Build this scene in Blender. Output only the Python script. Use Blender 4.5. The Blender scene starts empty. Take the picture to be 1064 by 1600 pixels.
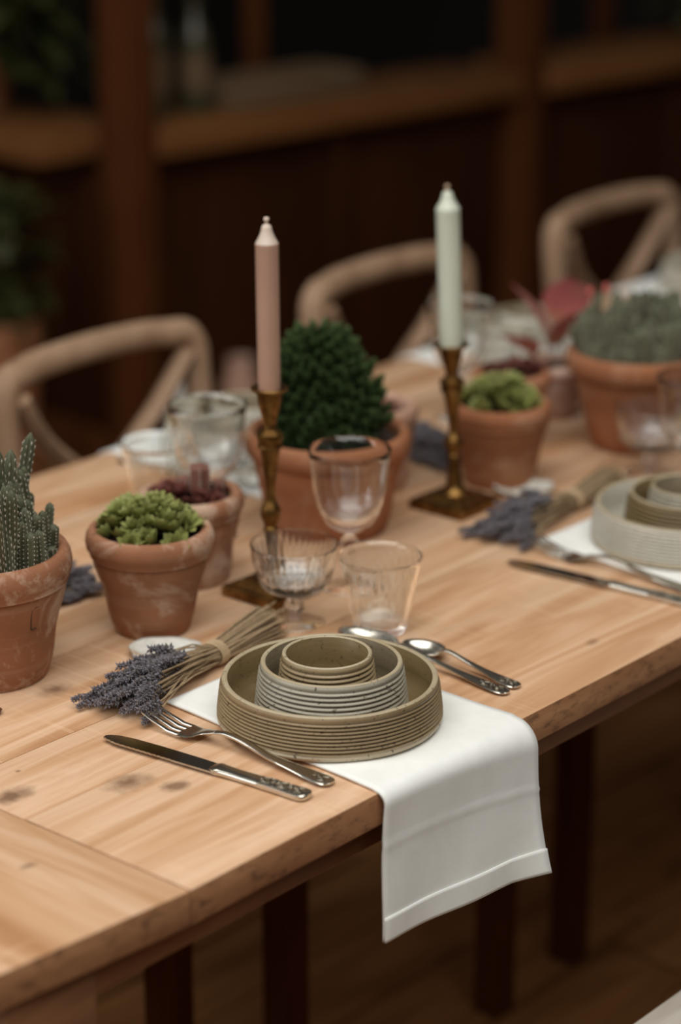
import bpy, bmesh, math, random
from math import sin, cos, pi, radians as R, sqrt, atan2
from mathutils import Vector, Matrix, Euler
random.seed(11)
C = bpy.context.scene.collection
S = bpy.context.scene
TZ = 0.76                                    # height of the table top

# ------------------------------------------------------------------ camera
cam_d = bpy.data.cameras.new('camera')
cam = bpy.data.objects.new('camera', cam_d); C.objects.link(cam)
cam.location = (-1.18547, -1.16895, TZ + 0.88)
cam.rotation_euler = (R(90 - 19.0), 0, -R(49.3834))
cam_d.sensor_fit = 'AUTO'; cam_d.sensor_width = 36.0
cam_d.lens = 3768.0 * 36.0 / 1600.0
cam_d.clip_start = 0.05; cam_d.clip_end = 60
cam_d.dof.use_dof = True
cam_d.dof.focus_distance = 2.13
cam_d.dof.aperture_fstop = 2.3
S.camera = cam

# ------------------------------------------------------------------ world and light
w = bpy.data.worlds.new('world'); S.world = w; w.use_nodes = True
w.node_tree.nodes['Background'].inputs[0].default_value = (0.92, 0.84, 0.74, 1)
w.node_tree.nodes['Background'].inputs[1].default_value = 0.07
def area(name, loc, target, sx, sy, power, col):
    d = bpy.data.lights.new(name, 'AREA'); d.shape = 'RECTANGLE'; d.size = sx; d.size_y = sy
    d.energy = power; d.color = col
    o = bpy.data.objects.new(name, d); C.objects.link(o); o.location = loc
    o.rotation_euler = (Vector(target) - Vector(loc)).to_track_quat('-Z', 'Y').to_euler()
    return o
area('skylight', (-0.35, -0.25, 3.2), (0.45, 0.35, 0.76), 3.4, 3.0, 105, (1.0, 0.985, 0.94))
area('side_window', (-2.6, 1.9, 2.0), (0.5, 0.4, 0.8), 1.6, 1.6, 26, (0.95, 0.98, 1.0))
S.view_settings.view_transform = 'Standard'; S.view_settings.look = 'None'
S.view_settings.gamma = 1.0; S.view_settings.use_curve_mapping = False
S.view_settings.exposure = 0.0

# ------------------------------------------------------------------ object helpers
def tag(o, label=None, cat=None, group=None, kind=None):
    if label: o['label'] = label
    if cat: o['category'] = cat
    if group: o['group'] = group
    if kind: o['kind'] = kind
    return o
def link(o, parent=None):
    C.objects.link(o)
    if parent: o.parent = parent
    return o
def thing(name, label, cat, loc=(0, 0, 0), rotz=0.0, group=None):
    o = bpy.data.objects.new(name, None); o.empty_display_size = 0.02
    link(o); o.location = loc; o.rotation_euler = (0, 0, rotz)
    return tag(o, label, cat, group)
def structure(name, loc=(0, 0, 0), rotz=0.0):
    o = bpy.data.objects.new(name, None); link(o); o.location = loc; o.rotation_euler = (0, 0, rotz)
    return tag(o, kind='structure')
def part(name, me, m, parent=None, loc=(0, 0, 0), rot=(0, 0, 0), scale=(1, 1, 1)):
    o = bpy.data.objects.new(name, me)
    if m is not None and len(me.materials) == 0:
        for k in (m if isinstance(m, (list, tuple)) else [m]): me.materials.append(k)
    link(o, parent); o.location = loc; o.rotation_euler = rot; o.scale = scale
    return o
def kids(o): return [c for c in bpy.data.objects if c.parent == o]
def tree_copy(o, parent=None):
    c = o.copy(); C.objects.link(c); c.parent = parent
    for ch in list(o.children): tree_copy(ch, c)
    return c
def dup(root, loc, rotz, label, group=None):
    c = tree_copy(root); c.location = loc; c.rotation_euler = (0, 0, rotz); c['label'] = label
    if group: c['group'] = group
    return c

# ------------------------------------------------------------------ mesh helpers
class MB:
    def __init__(s): s.v = []; s.f = []; s.m = []
    def add(s, vs, fs, mi=0, M=None):
        b = len(s.v)
        s.v += [tuple(M @ Vector(p)) if M is not None else tuple(p) for p in vs]
        s.f += [tuple(b + i for i in f) for f in fs]; s.m += [mi] * len(fs)
        return s
    def mesh(s, name, smooth=True, angle=None):
        me = bpy.data.meshes.new(name); me.from_pydata(s.v, [], s.f); me.update()
        me.polygons.foreach_set('material_index', s.m)
        bm = bmesh.new(); bm.from_mesh(me); bmesh.ops.recalc_face_normals(bm, faces=bm.faces); bm.to_mesh(me); bm.free()
        me.polygons.foreach_set('use_smooth', [smooth] * len(me.polygons))
        if angle: me.set_sharp_from_angle(angle=R(angle))
        return me
def lathe_data(prof, seg=48, rmod=None):
    vs, fs = [], []; rows = []
    for i, (r, z) in enumerate(prof):
        if r < 1e-6: rows.append([len(vs)]); vs.append((0, 0, z)); continue
        row = []
        for k in range(seg):
            a = 2 * pi * k / seg; rr = r * (rmod(a, i, r, z) if rmod else 1)
            row.append(len(vs)); vs.append((rr * cos(a), rr * sin(a), z))
        rows.append(row)
    for a, b in zip(rows, rows[1:]):
        if len(a) == 1 and len(b) == 1: continue
        for k in range(seg):
            k2 = (k + 1) % seg
            if len(a) == 1: fs.append((a[0], b[k2], b[k]))
            elif len(b) == 1: fs.append((a[k], a[k2], b[0]))
            else: fs.append((a[k], a[k2], b[k2], b[k]))
    return vs, fs
def lathe(name, prof, seg=48, rmod=None, angle=50):
    return MB().add(*lathe_data(prof, seg, rmod)).mesh(name, True, angle)
def tube_data(pts, rad, seg=8, caps=True, flat=1.0):
    pts = [Vector(p) for p in pts]; n = len(pts)
    rad = rad if isinstance(rad, (list, tuple)) else [rad] * n
    vs, fs = [], []; up = None
    for i, p in enumerate(pts):
        t = (pts[min(i + 1, n - 1)] - pts[max(i - 1, 0)]).normalized()
        if up is None:
            up = Vector((0, 0, 1)) if abs(t.z) < .9 else Vector((1, 0, 0))
        a = t.cross(up).normalized(); b = a.cross(t).normalized(); up = b
        for k in range(seg):
            th = 2 * pi * k / seg
            vs.append(tuple(p + a * (rad[i] * cos(th)) + b * (rad[i] * flat * sin(th))))
    for i in range(n - 1):
        for k in range(seg):
            k2 = (k + 1) % seg
            fs.append((i * seg + k, i * seg + k2, (i + 1) * seg + k2, (i + 1) * seg + k))
    if caps:
        fs.append(tuple(range(seg))[::-1]); fs.append(tuple((n - 1) * seg + k for k in range(seg)))
    return vs, fs
def tube(name, pts, rad, seg=8, flat=1.0, angle=60):
    return MB().add(*tube_data(pts, rad, seg, True, flat)).mesh(name, True, angle)
def box_data(x0, x1, y0, y1, z0, z1):
    v = [(x, y, z) for z in (z0, z1) for y in (y0, y1) for x in (x0, x1)]
    return v, [(0, 2, 3, 1), (4, 5, 7, 6), (0, 1, 5, 4), (2, 6, 7, 3), (0, 4, 6, 2), (1, 3, 7, 5)]
def box(name, x0, x1, y0, y1, z0, z1, bev=0.003, seg=2, side_mat=False):
    me = bpy.data.meshes.new(name); bm = bmesh.new()
    vs, fs = box_data(x0, x1, y0, y1, z0, z1)
    bv = [bm.verts.new(p) for p in vs]
    for f in fs: bm.faces.new([bv[i] for i in f])
    bmesh.ops.recalc_face_normals(bm, faces=bm.faces)
    if bev: bmesh.ops.bevel(bm, geom=list(bm.edges), offset=bev, segments=seg, affect='EDGES', profile=.5)
    for f in bm.faces:
        f.smooth = bool(bev)
        if side_mat and f.normal.z < .55: f.material_index = 1
    bm.to_mesh(me); bm.free()
    if bev: me.set_sharp_from_angle(angle=R(40))
    return me
def loft_data(secs, seg=12, ex=.7):
    """secs: (x, half_width, z_centre, half_thickness[, y_centre]); super-ellipse sections along +X"""
    vs, fs = [], []
    for s in secs:
        x, hw, zc, ht = s[:4]; yc = s[4] if len(s) > 4 else 0
        for k in range(seg):
            a = 2 * pi * k / seg; c, d = cos(a), sin(a)
            vs.append((x, yc + hw * math.copysign(abs(c) ** ex, c), zc + ht * math.copysign(abs(d) ** ex, d)))
    for i in range(len(secs) - 1):
        for k in range(seg):
            k2 = (k + 1) % seg; fs.append((i * seg + k, i * seg + k2, (i + 1) * seg + k2, (i + 1) * seg + k))
    fs.append(tuple(range(seg))[::-1]); n = len(secs) - 1; fs.append(tuple(n * seg + k for k in range(seg)))
    return vs, fs
def smooth_pts(pts, n):
    """Catmull-Rom resample of a list of tuples (any dimension)"""
    out = []; L = len(pts) - 1
    for j in range(n + 1):
        t = j / n * L; i = min(int(t), L - 1); u = t - i
        p0, p1, p2, p3 = pts[max(i - 1, 0)], pts[i], pts[i + 1], pts[min(i + 2, L)]
        out.append(tuple(.5 * (2 * b + (c - a) * u + (2 * a - 5 * b + 4 * c - d) * u * u + (3 * b - a - 3 * c + d) * u ** 3)
                         for a, b, c, d in zip(p0, p1, p2, p3)))
    return out

# ------------------------------------------------------------------ material helpers
class NT:
    def __init__(s, name):
        s.mat = bpy.data.materials.new(name); s.mat.use_nodes = True
        s.n = s.mat.node_tree.nodes; s.l = s.mat.node_tree.links; s.p = s.n['Principled BSDF']
    def node(s, t, ins=None, **kw):
        o = s.n.new(t)
        for k, v in kw.items(): setattr(o, k, v)
        for k, v in (ins or {}).items(): s.set(o.inputs[k], v)
        return o
    def set(s, sock, v):
        if hasattr(v, 'is_output'): s.l.new(v, sock)
        else:
            if sock.type == 'RGBA' and len(v) == 3: v = (*v, 1)
            sock.default_value = v
    def coords(s, stretch=(1, 1, 1), obj=None, rand=True, rot=(0, 0, 0)):
        tc = s.node('ShaderNodeTexCoord')
        if obj: tc.object = obj
        v = tc.outputs['Object']
        if rand:
            oi = s.node('ShaderNodeObjectInfo')
            m = s.node('ShaderNodeMath', {0: oi.outputs['Random'], 1: 37.0}, operation='MULTIPLY')
            v = s.node('ShaderNodeVectorMath', {0: v, 1: m.outputs[0]}, operation='ADD').outputs[0]
        return s.node('ShaderNodeMapping', {'Vector': v, 'Scale': stretch, 'Rotation': rot}).outputs[0]
    def noise(s, vec, scale, detail=4, rough=.6, dist=0):
        return s.node('ShaderNodeTexNoise', {'Vector': vec, 'Scale': scale, 'Detail': detail, 'Roughness': rough, 'Distortion': dist}).outputs['Fac']
    def ramp(s, fac, stops):
        r = s.node('ShaderNodeValToRGB', {'Fac': fac}); e = r.color_ramp.elements
        while len(e) < len(stops): e.new(.5)
        for k, (p, c) in enumerate(stops): e[k].position = p; e[k].color = (*c, 1) if len(c) == 3 else c
        return r.outputs['Color']
    def gray(s, fac, a, b): return s.node('ShaderNodeMapRange', {'Value': fac, 'From Min': a, 'From Max': b}).outputs[0]
    def mix(s, fac, a, b, mode='MIX'):
        m = s.node('ShaderNodeMix', data_type='RGBA', blend_type=mode)
        s.set(m.inputs[0], fac); s.set(m.inputs[6], a); s.set(m.inputs[7], b); return m.outputs[2]
    def mul(s, a, b): return s.node('ShaderNodeMath', {0: a, 1: b}, operation='MULTIPLY').outputs[0]
    def bump(s, h, strength=.3, dist=.002):
        b = s.node('ShaderNodeBump', {'Height': h, 'Strength': strength, 'Distance': dist}); s.l.new(b.outputs[0], s.p.inputs['Normal'])
    def out(s, color=None, rough=None, metal=None, **kw):
        if color is not None: s.set(s.p.inputs['Base Color'], color)
        if rough is not None: s.set(s.p.inputs['Roughness'], rough)
        if metal is not None: s.set(s.p.inputs['Metallic'], metal)
        for k, v in kw.items(): s.set(s.p.inputs[k], v)
        return s.mat
def simple(name, c1, c2, scale=20, rough=.6, bump=.0, stretch=(1, 1, 1), metal=0, spec=.5, detail=4, sheen=0):
    t = NT(name); n = t.noise(t.coords(stretch), scale, detail)
    col = t.ramp(n, [(.32, c1), (.68, c2)])
    if bump: t.bump(n, bump, .003)
    return t.out(col, rough, metal, **{'Specular IOR Level': spec, 'Sheen Weight': sheen})

def wood(name, pale, mid, dark, rough=.62, along='X', fine=1.0, bump=.25, spec=.35, obj=None, knots=None, saw=False):
    t = NT(name)
    st = {'X': (1.0, 9, 9), 'Y': (9, 1.0, 9), 'Z': (9, 9, 1.0)}[along]
    fs = {'X': (3, 110, 110), 'Y': (110, 3, 110), 'Z': (110, 110, 3)}[along]
    v = t.coords(st, obj); v2 = t.coords(fs, obj)
    a = t.noise(v, 2.4, 5, .55, 1.2); b = t.noise(v2, 1.0, 3, .6)
    col = t.ramp(a, [(.28, dark), (.46, mid), (.60, pale), (.75, mid)])
    col = t.mix(t.mul(t.gray(b, .35, .7), .45 * fine), col, dark)
    blotch = t.noise(t.coords((2, 5, 5) if along == 'X' else (5, 2, 5), obj), 2.0, 3)
    col = t.mix(t.mul(t.gray(blotch, .48, .75), .35), col, pale)
    h = b
    if saw:                                            # saw marks across the grain, in patches
        ss = (170, 2, 2) if along == 'X' else (2, 170, 2)
        sm = t.noise(t.coords(ss, obj, rot=(0, 0, R(7))), 1.0, 2); pm = t.noise(t.coords((4, 7, 4), obj), 1.0, 2)
        k = t.mul(t.gray(sm, .55, .68), t.gray(pm, .5, .62))
        col = t.mix(t.mul(k, .36), col, tuple(min(1, c * 1.22) for c in pale))
    if knots:
        g = t.node('ShaderNodeTexCoord'); g.object = knots[0]
        pos = g.outputs['Object']; jit = t.noise(pos, 60, 3)
        for (kx, ky, ra, rb, strength) in knots[1]:
            d = t.node('ShaderNodeMapping', {'Vector': pos, 'Location': (-kx / ra, -ky / rb, 0), 'Scale': (1 / ra, 1 / rb, 0)}).outputs[0]
            ln = t.node('ShaderNodeVectorMath', {0: d}, operation='LENGTH').outputs['Value']
            ln = t.node('ShaderNodeMath', {0: ln, 1: t.mul(jit, 1.1)}, operation='ADD').outputs[0]
            m = t.node('ShaderNodeMapRange', {'Value': ln, 'From Min': .75, 'From Max': 1.55, 'To Min': strength, 'To Max': 0}).outputs[0]
            col = t.mix(m, col, (.13, .06, .028))
    if bump: t.bump(h, bump, .0015)
    return t.out(col, rough, 0, **{'Specular IOR Level': spec})

M = {}
M['edge'] = (lambda t: t.out(t.mix(t.gray(t.noise(t.coords((6, 6, 14)), 9, 6, .72), .50, .72), t.ramp(t.noise(t.coords((1, 4, 8)), 6, 4), [(.3, (.30, .125, .05)), (.7, (.46, .23, .105))]), (.10, .042, .018)), .75, 0))(NT('rough_edge_wood'))
M['apron'] = wood('apron_wood', (.30, .14, .06), (.24, .10, .042), (.13, .05, .02), .7)
M['chair'] = wood('weathered_chair_wood', (.40, .26, .165), (.33, .205, .125), (.22, .125, .07), .6, 'Z', .8, .15)
M['bench'] = wood('pale_bench_wood', (.62, .57, .5), (.54, .49, .42), (.40, .35, .29), .7)
M['dark_wood'] = wood('stained_and_shaded_wood', (.105, .032, .008), (.088, .026, .006), (.05, .015, .004), .8, 'Z', .6, .15, .15)
M['rail_wood'] = wood('worn_rail_wood', (.20, .082, .024), (.165, .064, .018), (.09, .034, .009), .7, 'X', .6, .15, .2)
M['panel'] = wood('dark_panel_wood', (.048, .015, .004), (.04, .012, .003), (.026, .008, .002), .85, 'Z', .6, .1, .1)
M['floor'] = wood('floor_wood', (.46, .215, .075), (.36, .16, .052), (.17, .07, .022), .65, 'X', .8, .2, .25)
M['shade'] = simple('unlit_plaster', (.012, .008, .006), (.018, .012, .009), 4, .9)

def terracotta(name, base, lime, amt):
    t = NT(name); v = t.coords()
    a = t.noise(v, 9, 6, .65); b = t.noise(v, 24, 5, .7); c = t.noise(t.coords((3, 3, 40)), 2, 3)
    col = t.ramp(a, [(.3, tuple(x * .72 for x in base)), (.7, tuple(x * 1.12 for x in base))])
    col = t.mix(t.mul(t.gray(t.noise(v, 15, 6, .7, .8), .50, .62), amt), col, lime)
    col = t.mix(t.mul(t.gray(c, .5, .75), .22), col, lime)
    col = t.mix(t.mul(t.gray(b, .56, .75), .35), col, tuple(x * .6 for x in base))
    t.bump(b, .25, .002)
    return t.out(col, .82, 0, **{'Specular IOR Level': .25})
M['terra'] = terracotta('limed_terracotta', (.33, .142, .072), (.52, .36, .26), .9)
M['terra_warm'] = terracotta('warm_terracotta', (.33, .126, .056), (.46, .27, .17), .5)
M['terra_pale'] = terracotta('pale_terracotta', (.50, .29, .20), (.62, .48, .40), .6)
M['soil'] = simple('dark_potting_soil', (.022, .012, .008), (.06, .034, .022), 90, .95, .8)

def stoneware(name, c_lo, c_hi, speck=.7):
    t = NT(name); v = t.coords()
    a = t.noise(v, 14, 4); col = t.ramp(a, [(.3, c_lo), (.7, c_hi)])
    ring = t.noise(t.coords((6, 6, 160)), 1.0, 3)
    col = t.mix(t.mul(t.gray(ring, .45, .7), .3), col, tuple(min(1, x * 1.35) for x in c_hi))
    sp = t.noise(v, 260, 2, .5); sp2 = t.noise(v, 110, 2, .5)
    m = t.node('ShaderNodeMath', {0: t.gray(sp, .645, .68), 1: t.gray(sp2, .76, .79)}, operation='MAXIMUM').outputs[0]
    col = t.mix(t.mul(m, speck), col, (.035, .02, .01))
    t.bump(t.noise(v, 120, 3), .06, .001)
    return t.out(col, .42, 0, **{'Specular IOR Level': .5})
M['olive'] = stoneware('olive_brown_glaze', (.215, .146, .072), (.325, .237, .132))
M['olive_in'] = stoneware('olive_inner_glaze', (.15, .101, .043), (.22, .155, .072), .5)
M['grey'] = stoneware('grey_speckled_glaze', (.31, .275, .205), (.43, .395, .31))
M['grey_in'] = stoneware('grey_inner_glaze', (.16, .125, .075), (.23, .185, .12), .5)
M['brown'] = stoneware('brown_glaze', (.25, .175, .088), (.36, .27, .155))
M['pale'] = stoneware('pale_sage_glaze', (.50, .47, .39), (.60, .57, .49), .4)
M['rim'] = stoneware('rim_glaze', (.33, .25, .145), (.45, .38, .26), .5)
M['clay'] = stoneware('bare_clay_foot', (.42, .34, .235), (.50, .42, .30), .8)

t = NT('white_linen'); v = t.coords((1, 1, 1), rand=False)
wv = t.noise(t.coords((900, 300, 300), rand=False), 1, 2); wv2 = t.noise(t.coords((300, 900, 900), rand=False), 1, 2)
t.bump(t.node('ShaderNodeMath', {0: wv, 1: wv2}, operation='ADD').outputs[0], .12, .0006)
M['linen'] = t.out(t.ramp(t.noise(v, 40, 4), [(.3, (.80, .80, .765)), (.7, (.86, .86, .825))]), .85, 0, **{'Sheen Weight': .15, 'Specular IOR Level': .2})

t = NT('worn_steel'); n = t.noise(t.coords(), 60, 4)
M['steel'] = t.out((.66, .62, .54), t.node('ShaderNodeMapRange', {'Value': n, 'To Min': .14, 'To Max': .30}).outputs[0], 1.0)
t = NT('tarnished_steel'); n = t.noise(t.coords(), 300, 4)
M['tarnish'] = t.out(t.ramp(n, [(.35, (.10, .085, .06)), (.65, (.42, .38, .31))]), .38, 1.0)
M['blade'] = NT('polished_blade').out((.48, .45, .39), .10, 1.0)
t = NT('aged_brass'); n = t.noise(t.coords(), 45, 5, .7)
t.bump(n, .15, .001)
M['brass'] = t.out(t.ramp(n, [(.3, (.075, .036, .012)), (.5, (.22, .115, .035)), (.72, (.38, .23, .08))]), t.node('ShaderNodeMapRange', {'Value': n, 'To Min': .5, 'To Max': .3}).outputs[0], 1.0)
M['glass'] = NT('clear_glass').out((.97, .985, .98), .015, 0, **{'Transmission Weight': 1.0, 'IOR': 1.13, 'Coat Weight': 1.0, 'Coat IOR': 1.6, 'Coat Roughness': .02})
M['crystal'] = NT('cut_crystal').out((.98, .99, .985), .02, 0, **{'Transmission Weight': 1.0, 'IOR': 1.36, 'Coat Weight': 1.0, 'Coat IOR': 1.7, 'Coat Roughness': .02})
M['green_glass'] = NT('dark_bottle_glass').out((.05, .045, .02), .3, 0, **{'Specular IOR Level': .6})
def wax(name, c):
    t = NT(name); n = t.noise(t.coords(), 30, 3)
    return t.out(t.ramp(n, [(.3, tuple(x * .94 for x in c)), (.7, c)]), .45, 0, **{'Subsurface Weight': .25, 'Subsurface Radius': (.006, .004, .003), 'Subsurface Scale': 1.0})
M['wax_pink'] = wax('dusty_pink_wax', (.46, .275, .20)); M['wax_pale'] = wax('pale_wax_shoulder', (.64, .52, .43))
M['wax_sage'] = wax('pale_sage_wax', (.62, .65, .535)); M['wick'] = simple('wick_thread', (.35, .22, .12), (.6, .45, .33), 200, .9)

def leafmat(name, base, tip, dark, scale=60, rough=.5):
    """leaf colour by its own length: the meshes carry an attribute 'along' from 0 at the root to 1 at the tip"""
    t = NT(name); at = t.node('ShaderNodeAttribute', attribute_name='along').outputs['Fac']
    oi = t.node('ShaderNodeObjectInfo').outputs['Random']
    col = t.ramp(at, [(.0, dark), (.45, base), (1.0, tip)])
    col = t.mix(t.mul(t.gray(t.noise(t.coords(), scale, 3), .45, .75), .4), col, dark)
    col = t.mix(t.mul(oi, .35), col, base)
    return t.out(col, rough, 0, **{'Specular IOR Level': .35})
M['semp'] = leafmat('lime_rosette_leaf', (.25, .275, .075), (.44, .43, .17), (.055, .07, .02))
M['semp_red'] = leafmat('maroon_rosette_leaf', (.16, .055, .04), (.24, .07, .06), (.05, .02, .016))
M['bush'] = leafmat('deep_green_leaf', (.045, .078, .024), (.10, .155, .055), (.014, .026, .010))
M['pink_leaf'] = leafmat('pink_leaf', (.55, .19, .18), (.50, .11, .12), (.58, .45, .27), 20)
M['cactus'] = simple('grey_green_cactus_skin', (.052, .058, .03), (.13, .132, .074), 60, .65, .2)
M['cactus_red'] = simple('maroon_cactus_skin', (.14, .05, .035), (.22, .09, .06), 60, .6, .2)
M['areole'] = simple('pale_areole_wool', (.45, .40, .31), (.62, .57, .47), 200, .9)
M['flower_red'] = simple('red_flower_petal', (.50, .10, .08), (.62, .18, .15), 60, .6)
M['foliage'] = leafmat('dim_green_leaf', (.035, .04, .01), (.06, .062, .016), (.016, .018, .005), 10)
M['lav'] = simple('dried_lavender_floret', (.088, .078, .09), (.26, .24, .27), 140, .8)
M['lav_dark'] = simple('lavender_calyx', (.075, .06, .065), (.17, .14, .125), 140, .85)
M['stem'] = simple('dry_lavender_stem', (.20, .125, .06), (.45, .33, .20), 40, .8, 0, (4, 30, 30))
M['raffia'] = simple('pale_raffia_tie', (.40, .28, .16), (.52, .38, .23), 80, .8)
t = NT('nacre'); v = t.coords(); n = t.noise(v, 30, 4, .6, 1.5); n2 = t.noise(v, 22, 3)
col = t.ramp(n, [(.35, (.55, .52, .44)), (.55, (.72, .72, .66)), (.7, (.80, .80, .75))])
col = t.mix(t.mul(t.gray(n2, .58, .7), .7), col, (.45, .28, .15)); t.bump(n, .4, .002)
M['shell'] = t.out(col, .22, 0, **{'Specular IOR Level': .6, 'Coat Weight': .4, 'Coat Roughness': .1})
M['wicker'] = simple('brown_wicker', (.10, .06, .03), (.20, .125, .065), 60, .8, .4, (2, 2, 10))
M['ceramic'] = simple('white_ceramic', (.62, .62, .58), (.70, .70, .66), 8, .35)

# ------------------------------------------------------------------ setting: floor and timber partition
floor = structure('floor', (0, 0, 0))
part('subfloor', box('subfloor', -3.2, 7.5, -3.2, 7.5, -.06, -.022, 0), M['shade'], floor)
fp = box('floor_plank', -.9, .9, -.0685, .0685, -.0215, 0, .004, 1)
n = 0
for j in range(40):
    y = -1.0 + .14 * j; off = random.uniform(-1.8, 0)
    for i in range(4):
        x = -.9 + off + 1.81 * i + .9
        if x < -1.0 or x > 6.4 or n >= 290: continue
        part('floor_plank', fp, M['floor'], floor, (x, y, random.uniform(-.002, 0)), (0, 0, pi if random.random() < .5 else 0)); n += 1

PA = R(-5.9)
wb = structure('wall_back', (2.306, 2.405, 0), PA)          # long run of the partition, its corner post at the origin
wl = structure('wall_left', (2.306, 2.405, 0), PA + R(90))  # the wing that runs away from the corner
post = box('post', -.044, .044, -.044, .044, 0, 2.5, .006)
for k in range(5): part('post', post, M['dark_wood'], wb, (1.2 * k, .0, 0))
for k in range(1, 4): part('post', post, M['dark_wood'], wl, (1.2 * k, 0, 0))
rail = box('rail', .046, 1.154, -.06, .20, .705, .765, .006)
low = box('bottom_rail', .046, 1.154, -.03, .05, .0, .10, .006)
pan = box('panel', -.268, .268, -.006, .006, .10, .704, .003)
mul = box('mullion', -.02, .02, -.022, .022, .10, .704, .004)
head = box('header', .046, 1.154, -.04, .04, 2.38, 2.5, .006)
for wall_, cnt in ((wb, 4), (wl, 3)):
    for k in range(cnt):
        part('rail', rail, M['rail_wood'], wall_, (1.2 * k, 0, 0)); part('bottom_rail', low, M['dark_wood'], wall_, (1.2 * k, 0, 0))
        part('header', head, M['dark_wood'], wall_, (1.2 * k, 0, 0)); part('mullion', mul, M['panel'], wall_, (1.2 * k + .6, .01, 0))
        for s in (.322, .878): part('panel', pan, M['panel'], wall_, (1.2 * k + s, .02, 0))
sash = box('sash_bar', -.022, .022, -.02, .02, .766, 2.38, .004)
for k in range(4): part('sash_bar', sash, M['dark_wood'], wb, (1.2 * k + .52, .19, 0))
for nm, a, b in (('wall_right', (6.2, -1.2), (6.2, 6.0)), ('trim_1', (0.6, 5.6), (6.6, 5.6))):
    o = bpy.data.objects.new(nm, None); link(o); tag(o, kind='structure')
    if nm == 'trim_1': o.name = 'wall_far'
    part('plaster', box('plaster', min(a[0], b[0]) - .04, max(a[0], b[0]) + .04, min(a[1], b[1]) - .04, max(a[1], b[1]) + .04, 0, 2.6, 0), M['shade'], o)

# ------------------------------------------------------------------ the table
table = thing('dining_table', 'long pale wooden plank table with a breadboard end and square legs', 'table', (0, 0, 0))
KN = [(.105, .174, .026, .019, .8), (.126, .138, .017, .013, .75), (.200, .367, .022, .017, .8), (.024, .230, .026, .015, .85), (.62, .058, .013, .008, .55),
      (-.053, .125, .012, .006, .6), (.060, .262, .004, .003, .8), (1.0, .24, .012, .008, .5), (.44, .11, .01, .006, .5), (.165, .405, .012, .009, .5)]
M['top'] = wood('pale_table_wood', (.69, .465, .305), (.58, .345, .195), (.41, .20, .09), .50, 'X', .75, .22, .4, table, (table, KN), True)
M['top_cross'] = wood('pale_table_wood_cross', (.68, .455, .295), (.57, .335, .185), (.40, .195, .085), .50, 'Y', .75, .22, .4, table, (table, KN), True)
ys = [0.0, .188, .285, .425, .565, .715, .853]
for i in range(len(ys) - 1):
    dz = random.uniform(-.0006, 0); x1 = 2.45
    # board length is broken by a butt joint in the inner boards
    cut = [.0004, x1] if i in (0, 1, 5) else [.0004, random.uniform(1.0, 1.7), x1]
    for a, b in zip(cut, cut[1:]):
        part('plank', box('plank', a + .0002, b - .0002, ys[i] + (.00015 if i else 0), ys[i + 1] - .00015, TZ - .031, TZ + dz, .0006 if i not in (0, 5) else .0012, 2, True), [M['top'], M['edge']], table)
bb = [(-.186, .006), (.0, -.001), (.0, .853), (-.186, .846)]
me = box('breadboard_end', -.186, .0, 0.0, .853, TZ - .031, TZ - .0003, .0012, 2, True)
for vv in me.vertices:                                       # the end board is worn back slightly at the corner
    if vv.co.y < .1: vv.co.y += .016 * (min(0, vv.co.x) / -.186) ** 1.3
part('breadboard_end', me, [M['top_cross'], M['edge']], table)
part('apron_rail', box('apron_rail', -.09, 2.36, .022, .044, TZ - .064, TZ - .032, .002), M['apron'], table)
part('apron_rail', box('apron_rail', -.09, 2.36, .80, .822, TZ - .064, TZ - .032, .002), M['apron'], table)
part('apron_rail', box('apron_rail', -.164, -.142, .10, .75, TZ - .064, TZ - .032, .002), M['apron'], table)
leg = box('leg', -.045, .045, -.045, .045, 0, TZ - .032, .004)
for x in (-.128, 2.405):
    for y in (.064, .79): part('leg', leg, M['apron'], table, (x, y, 0))

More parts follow.
